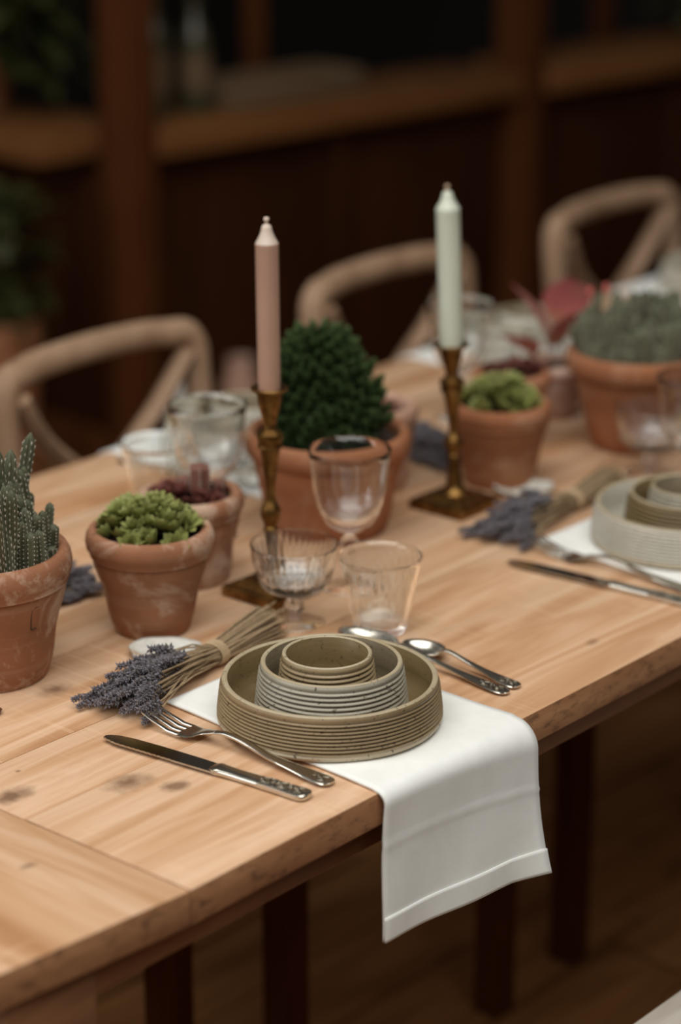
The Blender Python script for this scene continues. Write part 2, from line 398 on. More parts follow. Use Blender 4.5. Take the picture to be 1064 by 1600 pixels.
# ------------------------------------------------------------------ cross-back chairs on the far side
def make_chair(label, loc):
    r = thing('cross_back_chair', label, 'chair', loc, 0, 'cross-back chairs along the far side')
    W = .169
    # bent frame: rear leg, post, top rail with tight corners, post, rear leg in one sweep
    h_ = [(0, -.015, .25), (0, -.02, .45), (0, -.005, .62), (0, .012, .76), (.0004, .016, .806), (.005, .018, .824), (.018, .021, .8345), (.042, .024, .8375)]
    pts = [(-W, 0, 0)] + [(-W + a, b, c) for a, b, c in h_] + [(-.09, .032, .8405), (0, .036, .8425), (.09, .032, .8405)] + [(W - a, b, c) for a, b, c in reversed(h_)] + [(W, 0, 0)]
    part('back_frame', tube('back_frame', smooth_pts(pts, 110), .0190, 10, 1.0), M['chair'], r)
    for s in (-1, 1):
        cp = [(s * (W - .02), .010, .812), (s * .10, .020 + .004 * s, .740), (0, .02 + .007 * s, .655), (-s * .10, .006 + .004 * s, .575), (-s * (W - .012), -.010, .50)]
        part('cross_slat', tube('cross_slat', smooth_pts(cp, 20), .0190, 8, .6), M['chair'], r)
    part('lower_rail', tube('lower_rail', smooth_pts([(-W, -.018, .49), (0, -.002, .492), (W, -.018, .49)], 10), .012, 8), M['chair'], r)
    # seat: rounded trapezoid
    out = []
    for k in range(40):
        a = 2 * pi * k / 40; c, d = cos(a), sin(a)
        x = math.copysign(abs(c) ** .55, c); y = math.copysign(abs(d) ** .55, d)
        out.append((x * (.200 - .012 * y), -.245 + y * .235))
    mb = MB(); vs = [(x * s, -.245 + (y + .245) * s, z) for s, z in ((.95, .425), (1, .43), (1, .448), (.96, .456), (.75, .450), (.35, .446)) for x, y in out]
    fs = [(i * 40 + k, i * 40 + (k + 1) % 40, (i + 1) * 40 + (k + 1) % 40, (i + 1) * 40 + k) for i in range(5) for k in range(40)]
    fs += [tuple(range(40))[::-1], tuple(200 + k for k in range(40))]
    part('seat', mb.add(vs, fs).mesh('seat', True, 40), M['chair'], r)
    for s in (-1, 1):
        part('leg', box('leg', s * .2025 - .032, s * .2025 + .008, -.502, -.462, 0, .424, .004), M['dark_wood'], r)  # front legs coloured dark to paint in the shade under the table
    return r
ch = make_chair('weathered cross-back wooden chair behind the tumbler and maroon succulent pot, the leftmost chair back', (.8545, .962, 0))
dup(ch, (1.434, .968, 0), 0, 'weathered cross-back wooden chair whose back shows between the two candles')
dup(ch, (2.02, .980, 0), R(1), 'weathered cross-back wooden chair at the upper right, behind the large cactus pot')
dup(ch, (.2595, .962, 0), 0, 'cross-back chair of which only dark legs show under the table, leftmost of the legs')

# bench on the near side
bn = thing('bench', 'pale grey wooden bench top showing at the bottom right corner', 'bench', (0, 0, 0))
part('seat_board', box('seat_board', .32, 1.55, -.235, -.094, .425, .46, .005), M['bench'], bn)
part('seat_board', box('seat_board', .32, 1.55, -.38, -.239, .425, .46, .005), M['bench'], bn)
for x in (.42, 1.45):
    for y in (-.13, -.345): part('leg', box('leg', x - .025, x + .025, y - .025, y + .025, 0, .424, .003), M['bench'], bn)

# ------------------------------------------------------------------ linen napkins
def napkin(name, label, cx, flip=False, hang=.134, wl0=(-.0686, -.0876, -.096), wr0=(.1194, .1120, .1165), seed=1):
    """cx: X of the place's centre; built on the near edge, or turned round for the far edge"""
    rnd = random.Random(seed); ph = [rnd.uniform(0, 6) for _ in range(6)]
    root = thing(name, label, 'napkin', (cx, .853 if flip else 0, TZ), pi if flip else 0, 'white linen napkins under the plates')
    ytop = .266
    def surf(u, s, off=0.0):
        r = .011 + .014 * u * u; e = .8 * r
        ys_ = r - e; La = ytop - ys_; Lb = La + r * pi / 2; L = Lb + hang + .008 * u - r
        d = s * L
        if d < La:
            y, z, ny, nz = ytop - d, .0016, 0, 1; q = d / La
            xl, xr = wl0[0] + (wl0[1] - wl0[0]) * q, wr0[0] + (wr0[1] - wr0[0]) * q
            z += .0012 * max(0, sin(d * 30 + u * 5 + ph[0])) * min(1, q * 3)
        elif d < Lb:
            a = (d - La) / r; y, z, ny, nz = ys_ - r * sin(a), .0016 - r + r * cos(a), -sin(a), cos(a)
            xl, xr = wl0[1], wr0[1]
        else:
            h = d - Lb; q = min(1, h / hang)
            y = -e - .004 * sin(h * 22 + ph[1]) * q - .006 * q * u - .010 * q * q * max(0, u - .8) * 5 - .0016 * sin(u * 11 + h * 30 + ph[2]) * q
            z = .0016 - r - h
            ny, nz = -1, 0; k = max(0, (q - .80)) / .2
            xl = wl0[1] + (wl0[2] - wl0[1]) * q
            xr = wr0[1] + (wr0[2] - wr0[1]) * (q * .4 + .6 * k * k)
            y -= .0009 * math.exp(-((h - .037) / .0022) ** 2)          # pressed fold
        return (xl + (xr - xl) * u, y + ny * off, z + nz * off)
    def grid(u0, u1, nu, s0, s1, ns, off):
        vs = [surf(u0 + (u1 - u0) * i / nu, s0 + (s1 - s0) * j / ns, off) for j in range(ns + 1) for i in range(nu + 1)]
        fs = [(j * (nu + 1) + i, j * (nu + 1) + i + 1, (j + 1) * (nu + 1) + i + 1, (j + 1) * (nu + 1) + i) for j in range(ns) for i in range(nu)]
        return vs, fs
    o = part('cloth', MB().add(*grid(0, 1, 30, 0, 1, 110, 0)).mesh('cloth'), M['linen'], root)
    md = o.modifiers.new('thickness', 'SOLIDIFY'); md.thickness = .0024; md.offset = 0
    h = part('hem', MB().add(*grid(0.0, 1, 30, .945, 1.0, 8, .0016)).mesh('hem'), M['linen'], root)
    md = h.modifiers.new('thickness', 'SOLIDIFY'); md.thickness = .0024; md.offset = 0
    return root
napkin('linen_napkin', 'white linen napkin under the olive ribbed plate, hanging over the near table edge', .3126)
napkin('linen_napkin', 'white linen napkin under the pale plate at the right edge of the near side', .912, False, .13, seed=2, wl0=(-.097, -.12, -.125), wr0=(.10, .10, .11))
napkin('linen_napkin', 'white linen napkin on the far table edge behind the maroon pot', .85, True, .12, seed=3)
napkin('linen_napkin', 'white linen napkin on the far edge beside the pale green candle', 1.42, True, .12, seed=4)
napkin('linen_napkin', 'white linen napkin at the far right, behind the large cactus pot', 1.925, True, .12, seed=5)

# ------------------------------------------------------------------ ribbed stoneware
def ribbed(name, rb, rt, h, wall, ribs, band, floor_t, m_out, m_in, label, loc, cat, group, toplip=.006):
    """straight stoneware dish, slightly narrower at the rim, horizontal ribs outside"""
    root = thing(name, label, cat, loc, 0, group)
    out = [(0, .0015), (rb - .010, .0015), (rb - .007, 0), (rb - .002, .0008), (rb - .0003, .003)]
    zr0, zr1 = band, h - toplip; st = (zr1 - zr0) / ribs
    rad = lambda z: rb + (rt - rb) * (max(0, z) / h) ** 1.3
    if band > .006:
        out += [(rb, band - .004), (rb - .0009, band - .003), (rb - .0009, band - .0024), (rb, band - .0015)]
    for k in range(ribs):
        z = zr0 + st * k
        for q, d in ((.0, -.0020), (.14, -.0009), (.34, .0004), (.55, .0007), (.76, .0002), (.9, -.0011)): out.append((rad(z + st * q) + d, z + st * q))
    out += [(rad(zr1) - .0012, zr1), (rad(zr1), zr1 + toplip * .2), (rad(h) + .0001, h - toplip * .4), (rt - .0004, h - .0009), (rt - .0014, h - .0001), (rt - wall * .5, h)]
    inn = [(rt - wall + .0012, h - .0002), (rt - wall, h - .0013), (rad(h * .5) - wall - .0003, h * .5), (rb - wall - .004, floor_t + .009), (rb - wall - .007, floor_t + .003), (rb - wall - .013, floor_t), (0, floor_t)]
    if band > .006:
        cutk = next(i for i, (r_, z_) in enumerate(out) if i > 8 and z_ >= band)
        part('foot_band', lathe('foot_band', out[:cutk], 128, None, 80), M['clay'], root); out = out[cutk - 1:]
    part('outer_wall', lathe('outer_wall', out, 128, None, 80), m_out, root)
    part('rim', lathe('rim', [(rt - .0003, h - .0007), (rt - .0012, h + .0001), (rt - wall * .5, h + .0003), (rt - wall + .0012, h + .0001), (rt - wall + .0002, h - .0008)], 128, None, 80), M['rim'], root)
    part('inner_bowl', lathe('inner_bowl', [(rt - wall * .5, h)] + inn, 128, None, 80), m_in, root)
    return root
PX, PY = .3126, .1283
ZN = TZ + .0042                                         # on the napkin
g = 'ribbed stoneware dishes'
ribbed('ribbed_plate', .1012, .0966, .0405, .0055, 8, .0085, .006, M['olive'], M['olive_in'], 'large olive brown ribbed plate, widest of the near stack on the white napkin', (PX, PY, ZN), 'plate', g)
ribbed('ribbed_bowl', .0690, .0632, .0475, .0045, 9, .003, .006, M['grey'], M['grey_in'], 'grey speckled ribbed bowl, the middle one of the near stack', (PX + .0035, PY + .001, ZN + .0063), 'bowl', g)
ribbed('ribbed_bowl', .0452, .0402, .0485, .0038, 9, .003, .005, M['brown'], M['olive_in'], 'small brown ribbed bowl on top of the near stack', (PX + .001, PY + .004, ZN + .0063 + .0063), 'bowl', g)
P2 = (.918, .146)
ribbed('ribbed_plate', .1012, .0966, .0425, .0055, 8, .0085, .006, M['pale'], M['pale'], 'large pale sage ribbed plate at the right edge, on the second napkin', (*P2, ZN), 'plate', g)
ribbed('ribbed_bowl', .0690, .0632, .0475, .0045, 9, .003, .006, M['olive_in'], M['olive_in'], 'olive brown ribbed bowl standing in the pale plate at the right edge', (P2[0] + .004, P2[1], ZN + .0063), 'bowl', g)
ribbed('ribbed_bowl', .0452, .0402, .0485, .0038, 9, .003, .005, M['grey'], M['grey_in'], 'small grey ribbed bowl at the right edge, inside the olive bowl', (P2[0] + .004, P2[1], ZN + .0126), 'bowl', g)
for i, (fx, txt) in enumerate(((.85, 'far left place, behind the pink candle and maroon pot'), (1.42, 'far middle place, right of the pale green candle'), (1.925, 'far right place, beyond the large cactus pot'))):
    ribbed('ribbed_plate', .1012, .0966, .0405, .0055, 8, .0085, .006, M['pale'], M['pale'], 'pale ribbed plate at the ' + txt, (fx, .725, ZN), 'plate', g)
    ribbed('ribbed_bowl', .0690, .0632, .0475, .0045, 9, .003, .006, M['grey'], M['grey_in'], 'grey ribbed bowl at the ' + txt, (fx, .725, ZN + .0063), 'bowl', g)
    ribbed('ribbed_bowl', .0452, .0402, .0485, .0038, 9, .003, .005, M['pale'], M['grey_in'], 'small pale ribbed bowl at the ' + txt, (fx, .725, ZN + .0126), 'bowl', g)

# ------------------------------------------------------------------ cutlery (built along +X from tip to handle end)
def scrolls(x0, x1, hw, z, seed=0):
    """raised scroll ornament of a handle"""
    mb = MB()
    L = x1 - x0
    for k in range(5):
        cx = x0 + L * (k + .5) / 5; s = 1 if k % 2 else -1; r0 = hw * (.42 + .1 * (k % 3))
        pts = []
        for j in range(15):
            a = j / 14 * 2.6 * pi; r = r0 * (1 - .75 * j / 14)
            pts.append((cx + r * cos(a) * 1.25, s * hw * .22 + s * r * sin(a), z + .0001))
        mb.add(*tube_data(pts, [.00062] * 15, 6))
        pts = [(cx - L * .1, -s * hw * .7, z), (cx - L * .03, -s * hw * .35, z + .0001), (cx + L * .05, -s * hw * .55, z + .0001), (cx + L * .1, -s * hw * .75, z)]
        mb.add(*tube_data(smooth_pts(pts, 8), [.0003, .0004, .0005, .0006, .0006, .0006, .0005, .0004, .0003], 6))
    return mb
def handle_parts(root, prof, orn):
    part('handle', MB().add(*loft_data(smooth_pts(prof, 40), 14, .62)).mesh('handle', True, 45), M['steel'], root)
    x0, x1, hw, z = orn
    part('scroll_ornament', scrolls(x0, x1, hw, z).mesh('scroll_ornament'), M['tarnish'], root)
def make_knife(label, loc, rz):
    r = thing('table_knife', label, 'knife', loc, rz, 'steel table knives')
    # blade: flat outline with a serrated edge
    top = []; n_ = 44
    for j in range(n_ + 1):
        x = .004 + (.128 - .004) * j / n_
        y = -.0088 * min(1, (x / .022) ** .38); y += (.0007 if j % 2 else 0) if x < .085 else 0
        top.append((x, y))
    bot = [(.128, .0075), (.10, .0085), (.06, .0088), (.03, .0080), (.015, .0060), (.007, .0030), (.0035, -.0005)]
    ol = top + bot; m = len(ol)
    mb = MB(); vs = [(x, y, .0030) for x, y in ol] + [(x, y, .0047) for x, y in ol]
    fs = [tuple(range(m))[::-1], tuple(range(m, 2 * m))] + [(k, (k + 1) % m, m + (k + 1) % m, m + k) for k in range(m)]
    part('blade', mb.add(vs, fs).mesh('blade', False), M['blade'], r)
    handle_parts(r, [(.121, .0072, .0040, .0022), (.126, .0086, .0040, .0034), (.132, .0078, .0038, .0036), (.15, .0072, .0036, .0034), (.18, .0080, .0036, .0035), (.205, .0092, .0036, .0034), (.214, .0094, .0036, .0033), (.2185, .0075, .0036, .003), (.2205, .0035, .0036, .002)], (.170, .214, .0085, .0069))
    return r
def make_fork(label, loc, rz):
    r = thing('table_fork', label, 'fork', loc, rz, 'steel table forks')
    zc = lambda x: smooth_z(x)
    zs = [(0, .0135), (.02, .0068), (.04, .0035), (.058, .0042), (.075, .0100), (.09, .0142), (.11, .0130), (.15, .0075), (.19, .0040), (.215, .0034)]
    def smooth_z(x):
        for (a, b), (c, d) in zip(zs, zs[1:]):
            if x <= c: u = (x - a) / (c - a); u = u * u * (3 - 2 * u); return b + (d - b) * u
        return zs[-1][1]
    for k in range(4):
        y = (-1.5 + k) * .0070
        sec = [(x, w_, smooth_z(x), .0009 if x < .01 else .0012, y * (.97 + .03 * x / .05)) for x, w_ in ((.0, .0007), (.004, .0013), (.012, .0017), (.024, .0019), (.036, .0020), (.049, .0021))]
        part('tine', MB().add(*loft_data(sec, 8, .75)).mesh('tine', True, 50), M['steel'], r)
    sec = [(x, hw, smooth_z(x), .0013) for x, hw in ((.047, .0129), (.052, .0131), (.058, .0124), (.064, .0104), (.070, .0075), (.076, .0050), (.084, .0034))]
    part('head', MB().add(*loft_data(sec, 14, .7)).mesh('head', True, 50), M['steel'], r)
    prof = [(x, hw, smooth_z(x), ht) for x, hw, ht in ((.080, .0036, .0015), (.095, .0031, .0019), (.115, .0034, .0018), (.145, .0050, .0015), (.17, .0066, .0014), (.195, .0088, .0014), (.207, .0092, .0013), (.2125, .0075, .0012), (.2155, .0035, .0010))]
    handle_parts(r, prof, (.163, .209, .0075, .0048))
    return r
def make_spoon(label, loc, rz, L=.15, bw=.016):
    r = thing('table_spoon', label, 'spoon', loc, rz, 'steel spoons')
    bl = L * .33; vs = []; fs = []; nr, ns = 8, 28
    for i in range(nr + 1):
        q = i / nr
        for k in range(ns):
            a = 2 * pi * k / ns; ex = cos(a); ey = sin(a)
            x = bl * .5 - bl * .5 * q * ex * (1.0); y = bw * q * ey * (1 - .16 * q * -ex * -1 * .9)
            vs.append((x, y, .0018 + .0088 * q ** 2.2))
    fs = [(i * ns + k, i * ns + (k + 1) % ns, (i + 1) * ns + (k + 1) % ns, (i + 1) * ns + k) for i in range(nr) for k in range(ns)]
    o = part('bowl', MB().add(vs, fs).mesh('spoon_bowl'), M['steel'], r)
    md = o.modifiers.new('thickness', 'SOLIDIFY'); md.thickness = .0012; md.offset = 1
    zb = .0103
    prof = [(bl - .004, .0052, zb, .0012), (bl + .004, .0038, zb + .0028, .0016), (bl + L * .08, .0026, zb + .0034, .0017), (L * .55, .0030, .0100, .0016), (L * .72, .0046, .0062, .0014), (L * .88, .0074, .0036, .0013), (L * .95, .0080, .0032, .0012), (L * .985, .0060, .003, .0011), (L, .0025, .003, .0009)]
    handle_parts(r, prof, (L * .76, L * .96, .0062, .0049))
    return r
def aim(tip, end): return atan2(end[1] - tip[1], end[0] - tip[0])
make_knife('steel knife lying on bare wood in front of the fork, left of the near napkin', (.153, .254, TZ), aim((.153, .254), (.178, .035)))
make_fork('steel fork beside the knife, tines reaching the lavender, left of the near napkin', (.2065, .2530, TZ), aim((.2065, .2530), (.2100, .038)))
make_spoon('steel spoon right of the near plate, nearer the right edge', (.4855, .1825, TZ), aim((.4855, .1825), (.4795, .0425)), .1405, .0165)
make_spoon('longer steel spoon half hidden behind the near plate stack', (.470, .2500, TZ), aim((.470, .2500), (.461, .041)), .2095, .020)
make_knife('steel knife in front of the second napkin at the right edge', (.742, .254, TZ), aim((.742, .254), (.762, .035)))
make_fork('steel fork lying against the second napkin at the right edge', (.797, .258, TZ), aim((.797, .258), (.792, .042)))
make_spoon('dark spoon handle just entering at the left edge, below the big cactus pot', (-.06, .405, TZ), aim((-.06, .405), (.134, .367)), .198, .018)
make_spoon('steel spoon on the far side, left of the far left napkin', (.718, .665, TZ), R(88), .15, .0165)
make_knife('steel knife on the far side next to the far left napkin', (1.035, .60, TZ), R(89))

# ------------------------------------------------------------------ glasses
def glass_wine(label, loc):
    r = thing('wine_glass', label, 'glass', loc, random.uniform(0, 6), 'stemmed wine glasses')
    bowl = [(0, .0585), (.0045, .0585), (.0075, .0605), (.014, .0635), (.023, .070), (.030, .080), (.0345, .092), (.0372, .108), (.0390, .125), (.0412, .141), (.0425, .1485), (.0421, .1492), (.0412, .1488),
            (.0398, .141), (.0376, .125), (.0357, .108), (.033, .0935), (.028, .083), (.020, .0755), (.010, .0715), (0, .0705)]
    part('bowl', lathe('bowl', bowl, 64, lambda a, i, rr, z: 1 + (.012 * cos(18 * a) if 3 <= i <= 6 else 0), 80), M['glass'], r)
    part('stem', lathe('stem', [(0, .0060), (.0060, .0060), (.0048, .010), (.0042, .020), (.0042, .036), (.0050, .042), (.0085, .046), (.0092, .0495), (.0080, .053), (.0055, .056), (.0050, .0583), (0, .0583)], 32, lambda a, i, rr, z: 1 + .05 * cos(6 * a), 80), M['glass'], r)
    part('foot', lathe('foot', [(0, .0006), (.029, 0), (.0305, .0008), (.0300, .0018), (.016, .0036), (.0070, .0057), (0, .0058)], 48, None, 80), M['glass'], r)
    return r
def glass_coupe(label, loc):
    r = thing('coupe_glass', label, 'glass', loc, random.uniform(0, 6), 'cut crystal coupes')
    def cut(a, i, rr, z):
        if i in (4, 5, 6): return 1 + .040 * abs(sin(10 * a)) - .02
        if i in (7, 8): return 1 + .022 * cos(40 * a)
        if i in (2, 3): return 1 + .05 * cos(20 * a)
        return 1
    bowl = [(0, .0300), (.006, .0300), (.013, .0310), (.0215, .0330), (.0295, .0375), (.0348, .0440), (.0372, .0510), (.0392, .0590), (.0408, .0670), (.0424, .0760), (.0436, .0822), (.0432, .0829), (.0423, .0825),
            (.0408, .076), (.0390, .067), (.0372, .059), (.0350, .0515), (.0318, .0460), (.026, .0415), (.017, .0380), (.008, .0365), (0, .0362)]
    part('bowl', lathe('bowl', bowl, 160, cut, 35), M['crystal'], r)
    part('stem', lathe('stem', [(0, .0052), (.0055, .0052), (.0050, .008), (.0060, .0115), (.0098, .0150), (.0104, .0180), (.0085, .0210), (.0062, .0240), (.0070, .0275), (.0075, .0298), (0, .0298)], 48, lambda a, i, rr, z: 1 + .07 * cos(8 * a), 60), M['glass'], r)
    part('foot', lathe('foot', [(0, .0006), (.0285, 0), (.0300, .0009), (.0293, .0020), (.014, .0034), (.0068, .0049), (0, .0050)], 48, None, 80), M['glass'], r)
    return r
def glass_tumbler(label, loc):
    r = thing('ribbed_tumbler', label, 'glass', loc, random.uniform(0, 6), 'ribbed water tumblers')
    def rib(a, i, rr, z): return 1 + (.022 * cos(32 * a) if 3 <= i <= 7 else 0)
    prof = [(0, .0008), (.0225, 0), (.0250, .0012), (.0268, .006), (.0296, .020), (.0325, .038), (.0356, .054), (.0378, .0640), (.0398, .072), (.0412, .0778), (.0408, .0785), (.0399, .0781),
            (.0384, .072), (.0340, .054), (.0308, .038), (.0280, .022), (.0258, .0115), (.022, .0085), (0, .0075)]
    o = part('tumbler_wall', lathe('tumbler_wall', prof, 192, rib, 80), M['glass'], r)
    return r
glass_wine('clear stemmed wine glass in front of the big dark green bush pot', (.581, .334, TZ))
glass_coupe('cut crystal coupe glass just left of the near tumbler, behind the plate stack', (.471, .3115, TZ))
glass_tumbler('clear ribbed tumbler right behind the near plate stack, beside the coupe', (.510, .234, TZ))
glass_coupe('cut crystal coupe glass at the right edge in front of the largest pot', (1.094, .308, TZ))
glass_wine('wine glass cut off by the right edge, before the largest pot', (1.035, .215, TZ))
glass_wine('wine glass on the far side behind the maroon succulent pot', (.604, .553, TZ))
glass_tumbler('ribbed tumbler on the far side, in front of the far left plate', (.632, .660, TZ))
glass_coupe('cut crystal coupe on the far side, hidden mostly behind the pink candle', (.715, .640, TZ))
glass_wine('wine glass on the far side, between pale green candle and pink-leaved plant', (1.128, .618, TZ))
glass_tumbler('ribbed tumbler on the far side, right of the pale green candle', (1.235, .650, TZ))
glass_coupe('cut crystal coupe on the far side, behind the small lime green pot', (1.305, .600, TZ))

# ------------------------------------------------------------------ candles and brass candlesticks
def make_stick(label, loc, lean=0.0):
    r = thing('brass_candlestick', label, 'candlestick', loc, 0, 'brass candlesticks')
    # square stepped base
    mb = MB(); sq = []
    for hw, z in ((.0355, 0), (.0362, .0015), (.0362, .0095), (.0350, .0110), (.0290, .0118), (.0250, .0140), (.0230, .0150), (.0220, .0170), (.0190, .0180)):
        sq += [(-hw, -hw, z), (hw, -hw, z), (hw, hw, z), (-hw, hw, z)]
    fs = [(i * 4 + k, i * 4 + (k + 1) % 4, (i + 1) * 4 + (k + 1) % 4, (i + 1) * 4 + k) for i in range(8) for k in range(4)] + [(3, 2, 1, 0), (32, 33, 34, 35)]
    b = part('base', mb.add(sq, fs).mesh('base', False), M['brass'], r)
    bv = b.modifiers.new('soft', 'BEVEL'); bv.width = .0009; bv.segments = 2
    stem = [(0, .0175), (.0165, .0175), (.0170, .0195), (.0120, .0240), (.0095, .031), (.0088, .042), (.0075, .052), (.0062, .062), (.0058, .0675), (.0078, .0695), (.0078, .0715), (.0062, .0735), (.0075, .078), (.0102, .084), (.0106, .089), (.0095, .094), (.0066, .0985), (.0052, .104), (.0050, .112), (.0062, .126), (.0082, .142), (.0098, .153), (.0100, .156), (0, .156)]
    part('stem', lathe('stem', [(a, z) for a, z in stem], 40, None, 40), M['brass'], r)
    part('collar', lathe('collar', [(0, .156), (.0118, .156), (.0132, .158), (.0122, .1605), (.0128, .1640), (.0136, .168), (.0132, .1715), (.0105, .1735), (.0072, .176), (.0064, .181), (0, .181)], 40, None, 40), M['brass'], r)
    part('candle_cup', lathe('candle_cup', [(0, .181), (.0066, .181), (.0078, .188), (.0100, .196), (.0118, .203), (.0126, .210), (.0130, .2135), (.0188, .2165), (.0192, .2185), (.0180, .2193), (.0124, .2185), (.0120, .2150), (.0115, .2045), (0, .2045)], 40, None, 40), M['brass'], r)
    return r
def make_candle(label, loc, h, mats, r0=.0114, tilt=(0, 0)):
    r = thing('dinner_candle', label, 'candle', loc, 0, 'dinner candles'); r.rotation_euler = (tilt[0], tilt[1], 0)
    part('candle_body', lathe('candle_body', [(0, 0), (r0 * .9, 0), (r0 * .96, .006), (r0 * .98, .03), (r0, .10), (r0, h - .028), (r0 * 1.02, h - .0265), (r0 * 1.0, h - .025), (0, h - .025)], 40, None, 60), mats[0], r)
    part('shoulder', lathe('shoulder', [(0, h - .026), (r0 * .99, h - .0252), (r0 * .90, h - .023), (r0 * .70, h - .019), (r0 * .52, h - .014), (r0 * .45, h - .0105), (r0 * .40, h - .008), (r0 * .22, h - .0062), (0, h - .006)], 40, None, 60), mats[1], r)
    part('wick', lathe('wick', [(0, h - .007), (.0016, h - .0068), (.0012, h - .0045), (.0020, h - .003), (.0030, h - .0015), (.0024, h + .0002), (0, h + .001)], 16, None, 60), mats[2], r)
    return r
make_stick('tall brass candlestick holding the dusty pink candle', (.5142, .3815, TZ))
make_candle('dusty pink dinner candle in the left brass candlestick', (.5142, .3815, TZ + .2050), .1845, (M['wax_pink'], M['wax_pale'], M['wax_pale']), tilt=(R(-.2), R(-.4)))
s2 = make_stick('brass candlestick holding the pale green candle, further right', (.853, .409, TZ))
for ch_ in list(s2.children): ch_.scale = (1.03, 1.03, .865 if ch_.name.startswith(('stem', 'collar', 'candle_cup')) else 1.0)
LN = R(2.2)
for ch_ in list(s2.children):
    if ch_.name.split('.')[0] != 'base': ch_.rotation_euler = Euler((-.759 * LN, -.651 * LN, 0))
make_candle('pale green dinner candle in the right brass candlestick', (.853 - .1775 * .651 * LN, .409 + .1775 * .759 * LN, TZ + .1775), .1890, (M['wax_sage'], M['wax_sage'], M['wick']), .0130, tilt=(-.759 * LN, -.651 * LN))

# ------------------------------------------------------------------ pots and plants
def set_along(me, vals):
    at = me.attributes.new('along', 'FLOAT', 'POINT'); at.data.foreach_set('value', vals)
def make_pot(root, h, rb, rn, rr, mat, soil_z):
    """flower pot: foot radius, neck radius under the rim, rim radius"""
    b = .0035; zr = h - .026 * h / .106
    hb = h - zr
    body = [(0, .002), (rb - .004, .002), (rb - .002, 0), (rb, .0025)]
    for k in range(1, 8):
        q = k / 8; body.append((rb + (rn - rb) * q + .0008 * sin(q * 9), .0025 + (zr - .0025) * q))
    body += [(rn, zr + .002), (rn - .006, zr + .003), (rn - .007, soil_z - .02), (rb - .006, .012), (0, .012)]
    p = part('pot', lathe('pot', body, 72, lambda a, i, r_, z: 1 + .006 * sin(3 * a + i) * (i > 3), 50), mat, root)
    rim = [(rn - .004, zr - .001), (rn + .002, zr - .0005), (rr - .004, zr + hb * .10), (rr - .001, zr + hb * .28), (rr, zr + hb * .52), (rr - .0012, zr + hb * .78), (rr - .004, zr + hb * .95), (rr - .008, h), (rr - .0115, h - .0012), (rr - .0135, h - .005), (rr - .0145, zr + .004), (rn - .0045, zr + .001)]
    part('rim', lathe('rim', rim + [rim[0]], 72, lambda a, i, r_, z: 1 + .004 * sin(2 * a + 1), 60), mat, p)
    mb = MB(); nr, ns = 6, 36; vs = [(0, 0, soil_z + .002)]
    Rr = rr - .0142
    for i in range(1, nr + 1):
        for k in range(ns):
            a = 2 * pi * k / ns; q = i / nr; vs.append((Rr * q * cos(a), Rr * q * sin(a), soil_z + random.uniform(-.0016, .0016) * (q < 1)))
    fs = [(0, 1 + k, 1 + (k + 1) % ns) for k in range(ns)] + [(1 + i * ns + k, 1 + (i + 1) * ns + k, 1 + (i + 1) * ns + (k + 1) % ns, 1 + i * ns + (k + 1) % ns) for i in range(nr - 1) for k in range(ns)]
    part('soil', mb.add(vs, fs).mesh('soil'), M['soil'], root)
    return Rr
def leaf_data(L, W, curl, T=.18):
    """one fleshy leaf along +X: five cross rows, thick, pointed"""
    rows = [(0, .35), (.3, .8), (.6, 1.0), (.82, .72), (1.0, .04)]
    vs, fs, al = [], [], []
    for x, w_ in rows:
        z = curl * L * x * x; th = W * T * (1 - .7 * x)
        vs += [(x * L, -w_ * W, z + .12 * W * w_), (x * L, 0, z - th), (x * L, w_ * W, z + .12 * W * w_), (x * L, 0, z + th * .5)]; al += [x] * 4
    for i in range(4):
        for k in range(4): fs.append((i * 4 + k, i * 4 + (k + 1) % 4, (i + 1) * 4 + (k + 1) % 4, (i + 1) * 4 + k))
    return vs, fs, al
def rosette_mesh(name, n=30, seed=0, openness=1.0, W=.24):
    rnd = random.Random(seed); mb = MB(); al = []
    for k in range(n):
        q = (k + .5) / n; a = k * 2.39996
        L = .35 + .65 * q ** .7; el = R(82 - 72 * q * openness + rnd.uniform(-5, 5))
        vs, fs, aa = leaf_data(L, W * (.5 + .5 * q), .18)
        Mx = Matrix.Rotation(a, 4, 'Z') @ Matrix.Translation((.04, 0, .05 + .16 * (1 - q))) @ Matrix.Rotation(-el, 4, 'Y')
        mb.add(vs, fs, 0, Mx); al += [x * (.35 + .65 * (1 - .5 * q)) for x in aa]
    me = mb.mesh(name, True, 60); set_along(me, al); return me
ros = [rosette_mesh('rosette', 32, 1), rosette_mesh('rosette', 28, 2, .85), rosette_mesh('rosette', 34, 3, 1.05)]
for me in ros: me.materials.append(M['semp'])
ros_red = [rosette_mesh('rosette', 26, 5, .95, .3), rosette_mesh('rosette', 30, 6, 1.0, .28)]
for me in ros_red: me.materials.append(M['semp_red'])
def rosettes(root, meshes, Rr, z0, dome, count, size, seed):
    rnd = random.Random(seed)
    for k in range(count):
        q = sqrt((k + .5) / count); a = k * 2.39996 + rnd.uniform(-.15, .15); d = Rr * q * rnd.uniform(.95, 1.03)
        x, y = d * cos(a), d * sin(a); s = size * rnd.uniform(.8, 1.2); tilt = .95 * q ** 1.6
        o = part('rosette', rnd.choice(meshes), None, root, (x, y, z0 + dome * (1 - q ** 2.6) + rnd.uniform(-.002, .002)), (0, 0, 0), (s, s, s * .95))
        o.rotation_euler = Euler((-sin(a) * tilt, cos(a) * tilt, rnd.uniform(0, 6)))
def pot_thing(name, label, loc, group='terracotta pots of succulents'):
    return thing(name, label, 'potted plant', (loc[0], loc[1], TZ), random.uniform(0, 6), group)

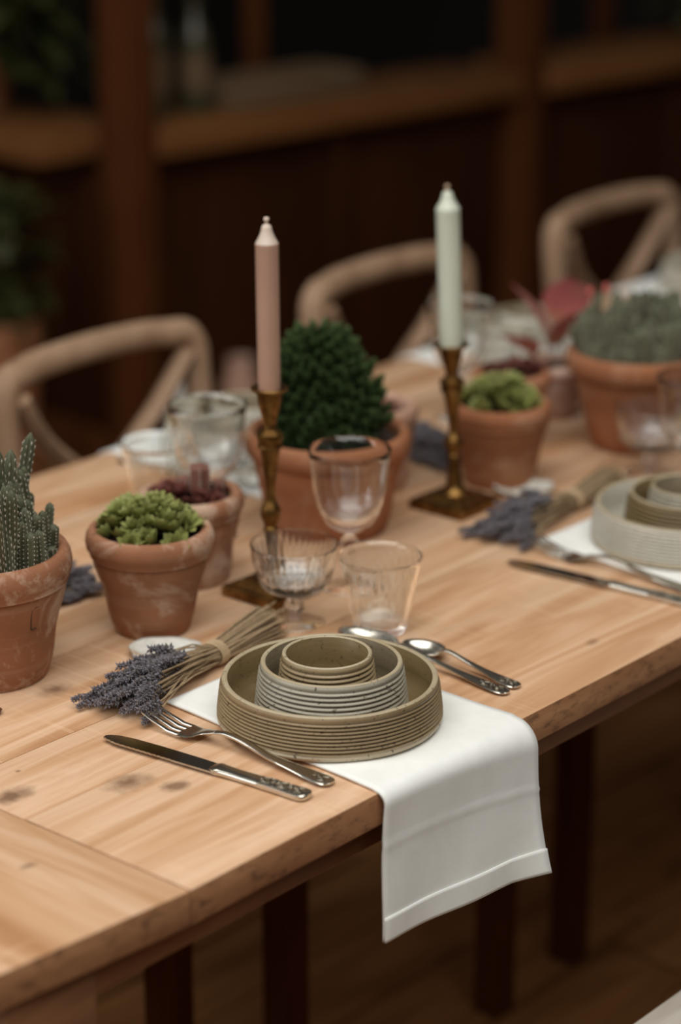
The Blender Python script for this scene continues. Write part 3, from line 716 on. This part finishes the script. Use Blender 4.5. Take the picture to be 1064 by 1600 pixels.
# pot 2, lime sempervivum, nearest
p = pot_thing('potted_succulent', 'small terracotta pot of lime green rosettes, nearest, beside the cut-off cactus pot', (.370, .409))
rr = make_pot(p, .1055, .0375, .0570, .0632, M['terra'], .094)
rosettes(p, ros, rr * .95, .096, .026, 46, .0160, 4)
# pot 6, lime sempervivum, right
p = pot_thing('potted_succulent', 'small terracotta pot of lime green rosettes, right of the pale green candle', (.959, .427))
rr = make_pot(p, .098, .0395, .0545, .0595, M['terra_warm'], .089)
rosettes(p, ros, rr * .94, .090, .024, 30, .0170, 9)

# cactus columns
def column_mesh(name, ribs=7, rows=11, mats=None, seed=0):
    rnd = random.Random(seed); mb = MB(); seg = ribs * 4; prof = []
    for i in range(17):
        q = i / 16
        r = (.085 + .035 * min(1, q * 2.2)) * (1 if q < .86 else sqrt(max(0.02, 1 - ((q - .86) / .14) ** 2)))
        prof.append((r, q))
    prof.append((0, 1.0))
    vs, fs = lathe_data([(0, 0)] + prof, seg, lambda a, i, r, z: 1 + .17 * cos(ribs * a))
    mb.add(vs, fs, 0)
    for k in range(ribs):
        a = 2 * pi * k / ribs
        for j in range(rows):
            z = .10 + .86 * (j + .5 * (k % 2)) / rows
            q = z; r = (.085 + .035 * min(1, q * 2.2)) * (1 if q < .86 else sqrt(max(.02, 1 - ((q - .86) / .14) ** 2))) * 1.16
            c = Vector((r * cos(a), r * sin(a), z)); n_ = Vector((cos(a), sin(a), .25)); t_ = Vector((-sin(a), cos(a), 0))
            d = .015 * rnd.uniform(.8, 1.3)
            mb.add([c + t_ * d, c - t_ * d, c + Vector((0, 0, d * 1.3)), c - Vector((0, 0, d * 1.3)), c + n_ * d * 1.3], [(0, 2, 4), (2, 1, 4), (1, 3, 4), (3, 0, 4)], 1)
    me = mb.mesh(name, True, 50)
    for m in mats: me.materials.append(m)
    return me
cols = [column_mesh('cactus_column', 7, 11, (M['cactus'], M['areole']), 1), column_mesh('cactus_column', 8, 13, (M['cactus'], M['areole']), 2), column_mesh('cactus_column', 6, 9, (M['cactus'], M['areole']), 3)]
def cacti(root, Rr, z0, count, hfun, size, seed):
    rnd = random.Random(seed); done = []; tries = 0
    while len(done) < count and tries < 6000:
        tries += 1
        a = rnd.uniform(0, 2 * pi); d = Rr * sqrt(rnd.random()); x, y = d * cos(a), d * sin(a)
        s = size * rnd.uniform(.8, 1.2)
        if any((x - p_) ** 2 + (y - q_) ** 2 < (.085 * (s + t_)) ** 2 for p_, q_, t_ in done): continue
        done.append((x, y, s)); h = hfun(x, y, rnd)
        part('cactus_column', rnd.choice(cols), None, root, (x, y, z0 - .004), (rnd.uniform(-.12, .12) - y / Rr * .16, rnd.uniform(-.12, .12) + x / Rr * .16, rnd.uniform(0, 6)), (s, s, h))
VX, VY = .6508, -.7593      # picture right, in the ground plane
# pot 1, clustered columns, cut off by the left edge
p = thing('potted_cactus', 'terracotta pot of columnar cactus cut off by the left edge', 'potted plant', (.190, .4455, TZ), 0, 'terracotta pots of succulents')
rr = make_pot(p, .1245, .0560, .0760, .0820, M['terra'], .112)
def h1(x, y, rnd):
    s = x * VX + y * VY                    # towards the picture's right the columns get shorter
    return max(.028, .112 - max(0, s - .026) * 1.9 - max(0, -s - .02) * .6) * rnd.choice((.35, .5, .65, .8, .95, 1.08)) * rnd.uniform(.9, 1.06)
cacti(p, rr * .95, .112, 130, h1, .040, 3)
mark = MB()
a0 = atan2(-.651 + .45, -.759 + .55) - .12
for seq in ([(-.17, .062), (-.17, .083), (.05, .083)], [(-.17, .062), (-.08, .062)]):
    pts = [((.0562 + .0198 * z / .095) * cos(-1.5 + da), (.0562 + .0198 * z / .095) * sin(-1.5 + da), z) for da, z in smooth_pts(seq, 10)]
    mark.add(*tube_data(pts, .0005, 5))
part('maker_mark', mark.mesh('maker_mark'), M['soil'], p)
# pot 8, big pot, grey green columns with red flowers
p = thing('potted_cactus', 'largest terracotta pot, grey-green cactus topped with red flowers, at the right', 'potted plant', (1.185, .392, TZ), 0, 'terracotta pots of succulents')
rr = make_pot(p, .1205, .0530, .0770, .0872, M['terra_warm'], .108)
cacti(p, rr * .98, .110, 110, lambda x, y, rnd: rnd.uniform(.058, .082) * (1 - .25 * (x * x + y * y) / rr ** 2) * rnd.choice((.55, .75, .95, 1.15)), .047, 8)
fl = MB()
for k in range(7):
    a = 2 * pi * k / 7
    vs, fs, _ = leaf_data(.012, .004, .5); fl.add(vs, fs, 0, Matrix.Rotation(a, 4, 'Z') @ Matrix.Rotation(-R(50), 4, 'Y'))
fm = fl.mesh('flower'); fm.materials.append(M['flower_red'])
for x, y, z in ((-.030, .028, .188), (-.040, .044, .183)): part('flower', fm, None, p, (x, y, z))

# pot 3, maroon rosettes and one maroon column
p = pot_thing('potted_succulent', 'terracotta pot of small maroon rosettes behind the nearest lime pot', (.495, .475)); p.rotation_euler.z = 0
rr = make_pot(p, .096, .0385, .0500, .0556, M['terra'], .086)
rosettes(p, ros_red, rr * .92, .087, .006, 28, .0115, 6)
mcol = column_mesh('maroon_column', 6, 8, (M['cactus_red'], M['areole']), 4)
for x, y, s, h in ((.010, -.004, .085, .040), (.020, .004, .07, .030), (.002, .012, .06, .026), (.030, -.012, .06, .02)): part('maroon_column', mcol, None, p, (x, y, .083), (0, .05, x * 80), (s, s, h))
# pot 5, pale pot half hidden
p = pot_thing('potted_succulent', 'pale terracotta pot of maroon rosettes, half hidden behind the bush pot', (.856, .534))
rr = make_pot(p, .098, .0400, .0490, .0545, M['terra_pale'], .084)
rosettes(p, ros_red, rr * .9, .086, .002, 9, .011, 13)
# pot 7
p = pot_thing('potted_succulent', 'terracotta pot of maroon rosettes between two pots, behind the right lime pot', (1.088, .508))
rr = make_pot(p, .092, .0376, .0440, .0490, M['terra_warm'], .084)
rosettes(p, ros_red, rr * .95, .087, .008, 14, .0125, 16)

# pot 4, dark green bush
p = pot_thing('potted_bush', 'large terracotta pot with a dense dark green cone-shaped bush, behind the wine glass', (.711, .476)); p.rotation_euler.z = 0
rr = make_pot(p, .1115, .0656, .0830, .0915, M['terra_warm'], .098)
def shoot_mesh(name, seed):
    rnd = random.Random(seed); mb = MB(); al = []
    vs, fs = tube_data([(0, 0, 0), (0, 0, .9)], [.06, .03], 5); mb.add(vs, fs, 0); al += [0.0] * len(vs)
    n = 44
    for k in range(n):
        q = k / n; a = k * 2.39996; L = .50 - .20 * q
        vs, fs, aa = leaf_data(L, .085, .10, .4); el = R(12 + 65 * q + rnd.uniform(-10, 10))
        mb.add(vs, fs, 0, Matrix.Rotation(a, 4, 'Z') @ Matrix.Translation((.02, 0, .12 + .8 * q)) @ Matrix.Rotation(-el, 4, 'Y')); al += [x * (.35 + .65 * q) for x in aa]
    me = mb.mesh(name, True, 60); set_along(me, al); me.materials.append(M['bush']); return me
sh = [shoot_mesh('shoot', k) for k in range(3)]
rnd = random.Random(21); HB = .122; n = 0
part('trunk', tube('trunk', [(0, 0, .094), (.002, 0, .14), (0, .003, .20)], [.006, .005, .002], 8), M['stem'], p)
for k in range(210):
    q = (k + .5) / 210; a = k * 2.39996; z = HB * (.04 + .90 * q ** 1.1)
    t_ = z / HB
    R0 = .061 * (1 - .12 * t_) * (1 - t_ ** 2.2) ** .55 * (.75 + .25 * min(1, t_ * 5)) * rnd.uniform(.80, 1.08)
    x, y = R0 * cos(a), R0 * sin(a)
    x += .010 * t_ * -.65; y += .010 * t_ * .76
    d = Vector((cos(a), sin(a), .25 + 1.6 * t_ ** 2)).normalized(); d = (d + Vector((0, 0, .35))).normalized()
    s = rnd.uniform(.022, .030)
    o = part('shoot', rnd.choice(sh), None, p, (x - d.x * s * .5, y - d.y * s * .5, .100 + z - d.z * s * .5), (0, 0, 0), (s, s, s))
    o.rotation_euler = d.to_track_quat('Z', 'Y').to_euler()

# pink-leaved plant behind the biggest pot
p = thing('pink_leaved_plant', 'small pot with broad pink and cream leaves, left behind the largest cactus pot', 'potted plant', (1.222, .540, TZ), 0, 'terracotta pots of succulents')
rr = make_pot(p, .070, .030, .038, .043, M['terra_pale'], .062)
rnd = random.Random(5)
for k, (dx, dz, el, L, W) in enumerate(((-.010, .105, 62, .085, .034), (-.030, .080, 40, .070, .026), (.012, .110, 75, .080, .032), (-.036, .050, 15, .06, .022), (.0, .09, 58, .07, .030), (.02, .08, 50, .06, .024), (-.02, .06, 25, .055, .022))):
    vs, fs, aa = leaf_data(L, W, -.15, .06)
    me = MB().add(vs, fs).mesh('leaf', True, 80); set_along(me, aa); me.materials.append(M['pink_leaf'])
    az = R(130 + rnd.uniform(-70, 70) + k * 25)
    base = Vector((dx * VX * .5, dx * VY * .5, .062))
    tip = Vector((dx * VX, dx * VY, dz))
    part('stalk', tube('stalk', [base, (base + tip) / 2 + Vector((0, 0, .006)), tip], .0016, 6), M['semp_red'], p)
    o = part('leaf', me, None, p, tip); o.rotation_euler = Euler((0, -R(el), az))

# ------------------------------------------------------------------ lavender bunches
def spike_mesh(name, seed):
    """dried lavender spike along +X, length 1: whorls of small pointed calyces and florets"""
    rnd = random.Random(seed); mb = MB()
    vs, fs = tube_data([(-.05, 0, 0), (1, 0, 0)], [.018, .012], 5); mb.add(vs, fs, 1)
    x = .05
    while x < 1.0:
        n = rnd.randint(5, 7); rad = .10 * (1.15 - .55 * x) * (1 + .3 * rnd.random())
        for k in range(n):
            a = 2 * pi * k / n + rnd.uniform(-.3, .3); L = rad * rnd.uniform(1.2, 1.9); w_ = rad * .42
            # calyx: four-sided spindle leaning forward
            v = [(0, 0, 0), (L * .45, w_, 0), (L * .45, 0, w_), (L * .45, -w_, 0), (L * .45, 0, -w_), (L * 1.0, 0, 0)]
            f = [(0, 1, 2), (0, 2, 3), (0, 3, 4), (0, 4, 1), (5, 2, 1), (5, 3, 2), (5, 4, 3), (5, 1, 4)]
            Mx = Matrix.Translation((x + rnd.uniform(-.02, .02), 0, 0)) @ Matrix.Rotation(a, 4, 'X') @ Matrix.Rotation(-R(rnd.uniform(35, 75)), 4, 'Y')
            mb.add(v, f, 0 if rnd.random() < .7 else 1, Mx)
        x += rnd.uniform(.075, .12) if x < .75 else .06
    me = mb.mesh(name, False)
    me.materials.append(M['lav']); me.materials.append(M['lav_dark']); return me
spk = [spike_mesh('flower_spike', k) for k in range(4)]
def make_lavender(label, loc, rz):
    r = thing('lavender_bunch', label, 'lavender', loc, rz, 'dried lavender bunches')
    rnd = random.Random(77)
    # local frame: the tie at the origin, heads towards -X, cut stems towards +X
    for k in range(130):
        a = rnd.uniform(0, 2 * pi); q = sqrt(rnd.random())
        ty, tz = .0115 * q * cos(a), .0115 + .0095 * q * sin(a)
        hy = rnd.uniform(-1, 1); hz = rnd.random()
        hx = -.045 - .082 * rnd.random() ** .8
        spread = .27 * (-hx) + .006
        P = Vector((hx, hy * spread * (1 if hy > 0 else .9 * min(1, max(.08, (-hx - .075) / .055))) * sqrt(1 - .3 * hz), .006 + hz * (.026 - .10 * max(0, hx + .075) - .24 * max(0, -hx - .075))))
        D = (P - Vector((0, ty, tz))).normalized(); D = (D + Vector((0, rnd.uniform(-.16, .16), rnd.uniform(-.16, .05) + (.1 if hx > -.07 else 0)))).normalized()
        s = rnd.uniform(.024, .036)
        if P.z + D.z * s < .005: D.z = (.005 - P.z) / s
        o = part('flower_spike', rnd.choice(spk), None, r, P, (0, 0, 0), (s, s * 1.2, s * 1.2)); o.rotation_euler = D.to_track_quat('X', 'Z').to_euler()
        ex = rnd.uniform(.080, .104); ey = ty * (1 + ex * 7) + rnd.uniform(-.003, .003); ez = max(.0025, tz + rnd.uniform(-.008, .006) + (tz - .0105) * ex * 8)
        mid = Vector((hx * .45, hy * spread * .36 + ty * .5, max(.004, (tz + P.z) / 2 + .004)))
        part('stem', tube('stem', [tuple(P), tuple(mid), (0, ty, tz), (ex * .5, (ty + ey) / 2, (tz + ez) / 2 + .001), (ex, ey, ez)], [.0007, .0009, .0010, .0011, .0010], 5), M['stem'], r)
    pts = []
    for j in range(60):
        a = j / 60 * 2 * pi * 4; pts.append((-.006 + .012 * j / 60, .0135 * cos(a), .0122 + .0110 * sin(a)))
    part('tie', tube('tie', pts, .0011, 5), M['raffia'], r)
    return r
lv = make_lavender('dried lavender bunch lying between the near fork and the pearly shell', (.340, .2955, TZ), R(8))
dup(lv, (.928, .302, TZ), R(4), 'dried lavender bunch in front of the pale green candle, pointing left', 'dried lavender bunches')
dup(lv, (.255, .552, TZ), R(180), 'dried lavender bunch peeping out between cactus pot and nearest lime pot', 'dried lavender bunches')
dup(lv, (.984, .646, TZ), R(90), 'dried lavender bunch at the back, its heads left of the right candlestick', 'dried lavender bunches')

# ------------------------------------------------------------------ pearly shells used as place markers
def make_shell(label, loc, rz, sx=1.0):
    r = thing('oyster_shell', label, 'shell', loc, rz, 'pearly shells')
    ns, nr = 36, 8; vs = [(0, 0, .0020)]; rnd = random.Random(3)
    for i in range(1, nr + 1):
        q = i / nr
        for k in range(ns):
            a = 2 * pi * k / ns; e = (1 + .05 * sin(3 * a + 1) + .03 * sin(7 * a) + .10 * cos(a))
            vs.append((.034 * sx * q * e * cos(a), .029 * q * e * sin(a), .0020 + .0075 * q ** 2.5 + .0007 * sin(9 * q * pi + a)))
    fs = [(0, 1 + k, 1 + (k + 1) % ns) for k in range(ns)] + [(1 + i * ns + k, 1 + (i + 1) * ns + k, 1 + (i + 1) * ns + (k + 1) % ns, 1 + i * ns + (k + 1) % ns) for i in range(nr - 1) for k in range(ns)]
    o = part('shell_valve', MB().add(vs, fs).mesh('shell_valve'), M['shell'], r)
    md = o.modifiers.new('thickness', 'SOLIDIFY'); md.thickness = .0018; md.offset = 1
    return r
s_ = make_shell('pearly white shell behind the near lavender bunch', (.322, .350, TZ), R(-45))
dup(s_, (.940, .382, TZ), R(-40), 'pearly white shell behind the second lavender bunch, by the right candlestick')
dup(s_, (.770, .630, TZ), R(20), 'pearly white shell on the far side behind the pink candle')

# ------------------------------------------------------------------ dim things on and by the partition
Rw = Matrix.Translation((2.306, 2.405, 0)) @ Matrix.Rotation(PA, 4, 'Z')
def onrail(u, v_=.07): q = Rw @ Vector((u, v_, .766)); return (q.x, q.y, q.z)
def bottle(label, loc, h, tilt):
    r = thing('wine_bottle', label, 'bottle', loc, 0, 'dark bottles on the rail')
    part('bottle_body', lathe('bottle_body', [(0, 0), (.030, 0), (.034, .004), (.034, h * .6), (.028, h * .70), (.014, h * .78), (.012, h * .95), (.0145, h * .96), (.0145, h), (0, h)], 24, None, 40), M['green_glass'], r)
    part('label_band', lathe('label_band', [(.0345, h * .2), (.0348, h * .2), (.0348, h * .5), (.0345, h * .5)], 24), M['wicker'], r)
    return r
bottle('dark glass bottle on the rail, left of the pair near the corner post', onrail(.13), .27, 0)
bottle('dark glass bottle on the rail, right of the pair near the corner post', onrail(.235, .06), .25, 0)
tr = thing('wicker_tray', 'long brown wicker tray on the timber rail', 'tray', onrail(.50, .10), PA)
part('tray_base', box('tray_base', -.20, .20, -.08, .08, 0, .012, .003), M['wicker'], tr)
for nm, b in (('tray_side', (-.20, .20, -.08, -.068, .0125, .05)), ('tray_side', (-.20, .20, .068, .08, .0125, .05)), ('tray_end', (-.20, -.188, -.067, .067, .0125, .05)), ('tray_end', (.188, .20, -.067, .067, .0125, .05))):
    part(nm, box(nm, *b, .003), M['wicker'], tr)
def dimpot(name, label, loc, r_, h, leafcount, leafL, spread, up, m, droop=0, potm=None, seed=1):
    root = thing(name, label, 'potted plant', loc, 0)
    part('pot', lathe('pot', [(0, 0), (r_ * .7, 0), (r_ * .95, h * .86), (r_ * 1.05, h * .87), (r_ * 1.05, h), (r_ * .92, h), (r_ * .88, h * .8), (0, h * .8)], 32, None, 40), potm or M['terra_warm'], root)
    rnd = random.Random(seed); mb = MB(); al = []
    for k in range(leafcount):
        a = rnd.uniform(0, 2 * pi); d = spread * sqrt(rnd.random()); z = h + up * rnd.random() - droop * (d / spread) ** 2
        vs, fs, aa = leaf_data(leafL * rnd.uniform(.6, 1.2), leafL * .22, -.3, .08)
        mb.add(vs, fs, 0, Matrix.Translation((d * cos(a), d * sin(a), z)) @ Matrix.Rotation(a + rnd.uniform(-.8, .8), 4, 'Z') @ Matrix.Rotation(-R(rnd.uniform(-40, 70)), 4, 'Y')); al += aa
    me = mb.mesh('foliage', True, 80); set_along(me, al); me.materials.append(m); o = part('foliage', me, None, root); o['kind'] = 'stuff'
    sb = MB()
    for k in range(12):
        a = 2 * pi * k / 12; sb.add(*tube_data([(r_ * .3 * cos(a), r_ * .3 * sin(a), h * .78), (spread * .3 * cos(a), spread * .3 * sin(a), h + up * .4), (spread * .6 * cos(a), spread * .6 * sin(a), h + up * .7)], .005, 5))
    so = part('stems', sb.mesh('stems'), M['stem'], root); so['kind'] = 'stuff'
    return root
Rl = Matrix.Translation((2.306, 2.405, 0)) @ Matrix.Rotation(PA + R(90), 4, 'Z')
q = Rl @ Vector((.42, -.09 + .16, .766))
dimpot('trailing_fern', 'dim green fern standing on the rail left of the corner post', tuple(q), .085, .12, 260, .11, .19, .30, M['foliage'], .05, seed=3)
dimpot('leafy_shrub', 'dim leafy shrub in a terracotta planter at the left edge', (1.975, 2.465, 0), .09, .42, 170, .08, .08, .24, M['foliage'], 0, seed=4)
dimpot('sill_plant', 'dim yellow-green plant on the rail at the upper right', onrail(2.02, .08), .07, .08, 140, .09, .12, .16, M['foliage'], 0, seed=6)
wp = thing('white_planter', 'slim white ceramic planter on the floor beyond the leftmost chair back', 'planter', (2.176, 2.126, 0))
part('planter_body', lathe('planter_body', [(0, 0), (.03, 0), (.034, .05), (.036, .29), (.038, .31), (.033, .31), (.032, .28), (0, .28)], 40, None, 40), M['ceramic'], wp)
part('soil', lathe('soil', [(0, .282), (.031, .282)], 32), M['soil'], wp)
wp = thing('clay_jar', 'pale clay jar on the floor just left of the pink candle', 'jar', (2.356, 2.141, 0))
part('jar_body', lathe('jar_body', [(0, 0), (.035, 0), (.045, .10), (.040, .25), (.026, .29), (.028, .31), (.022, .31), (.020, .28), (0, .28)], 40, None, 40), M['terra_pale'], wp)
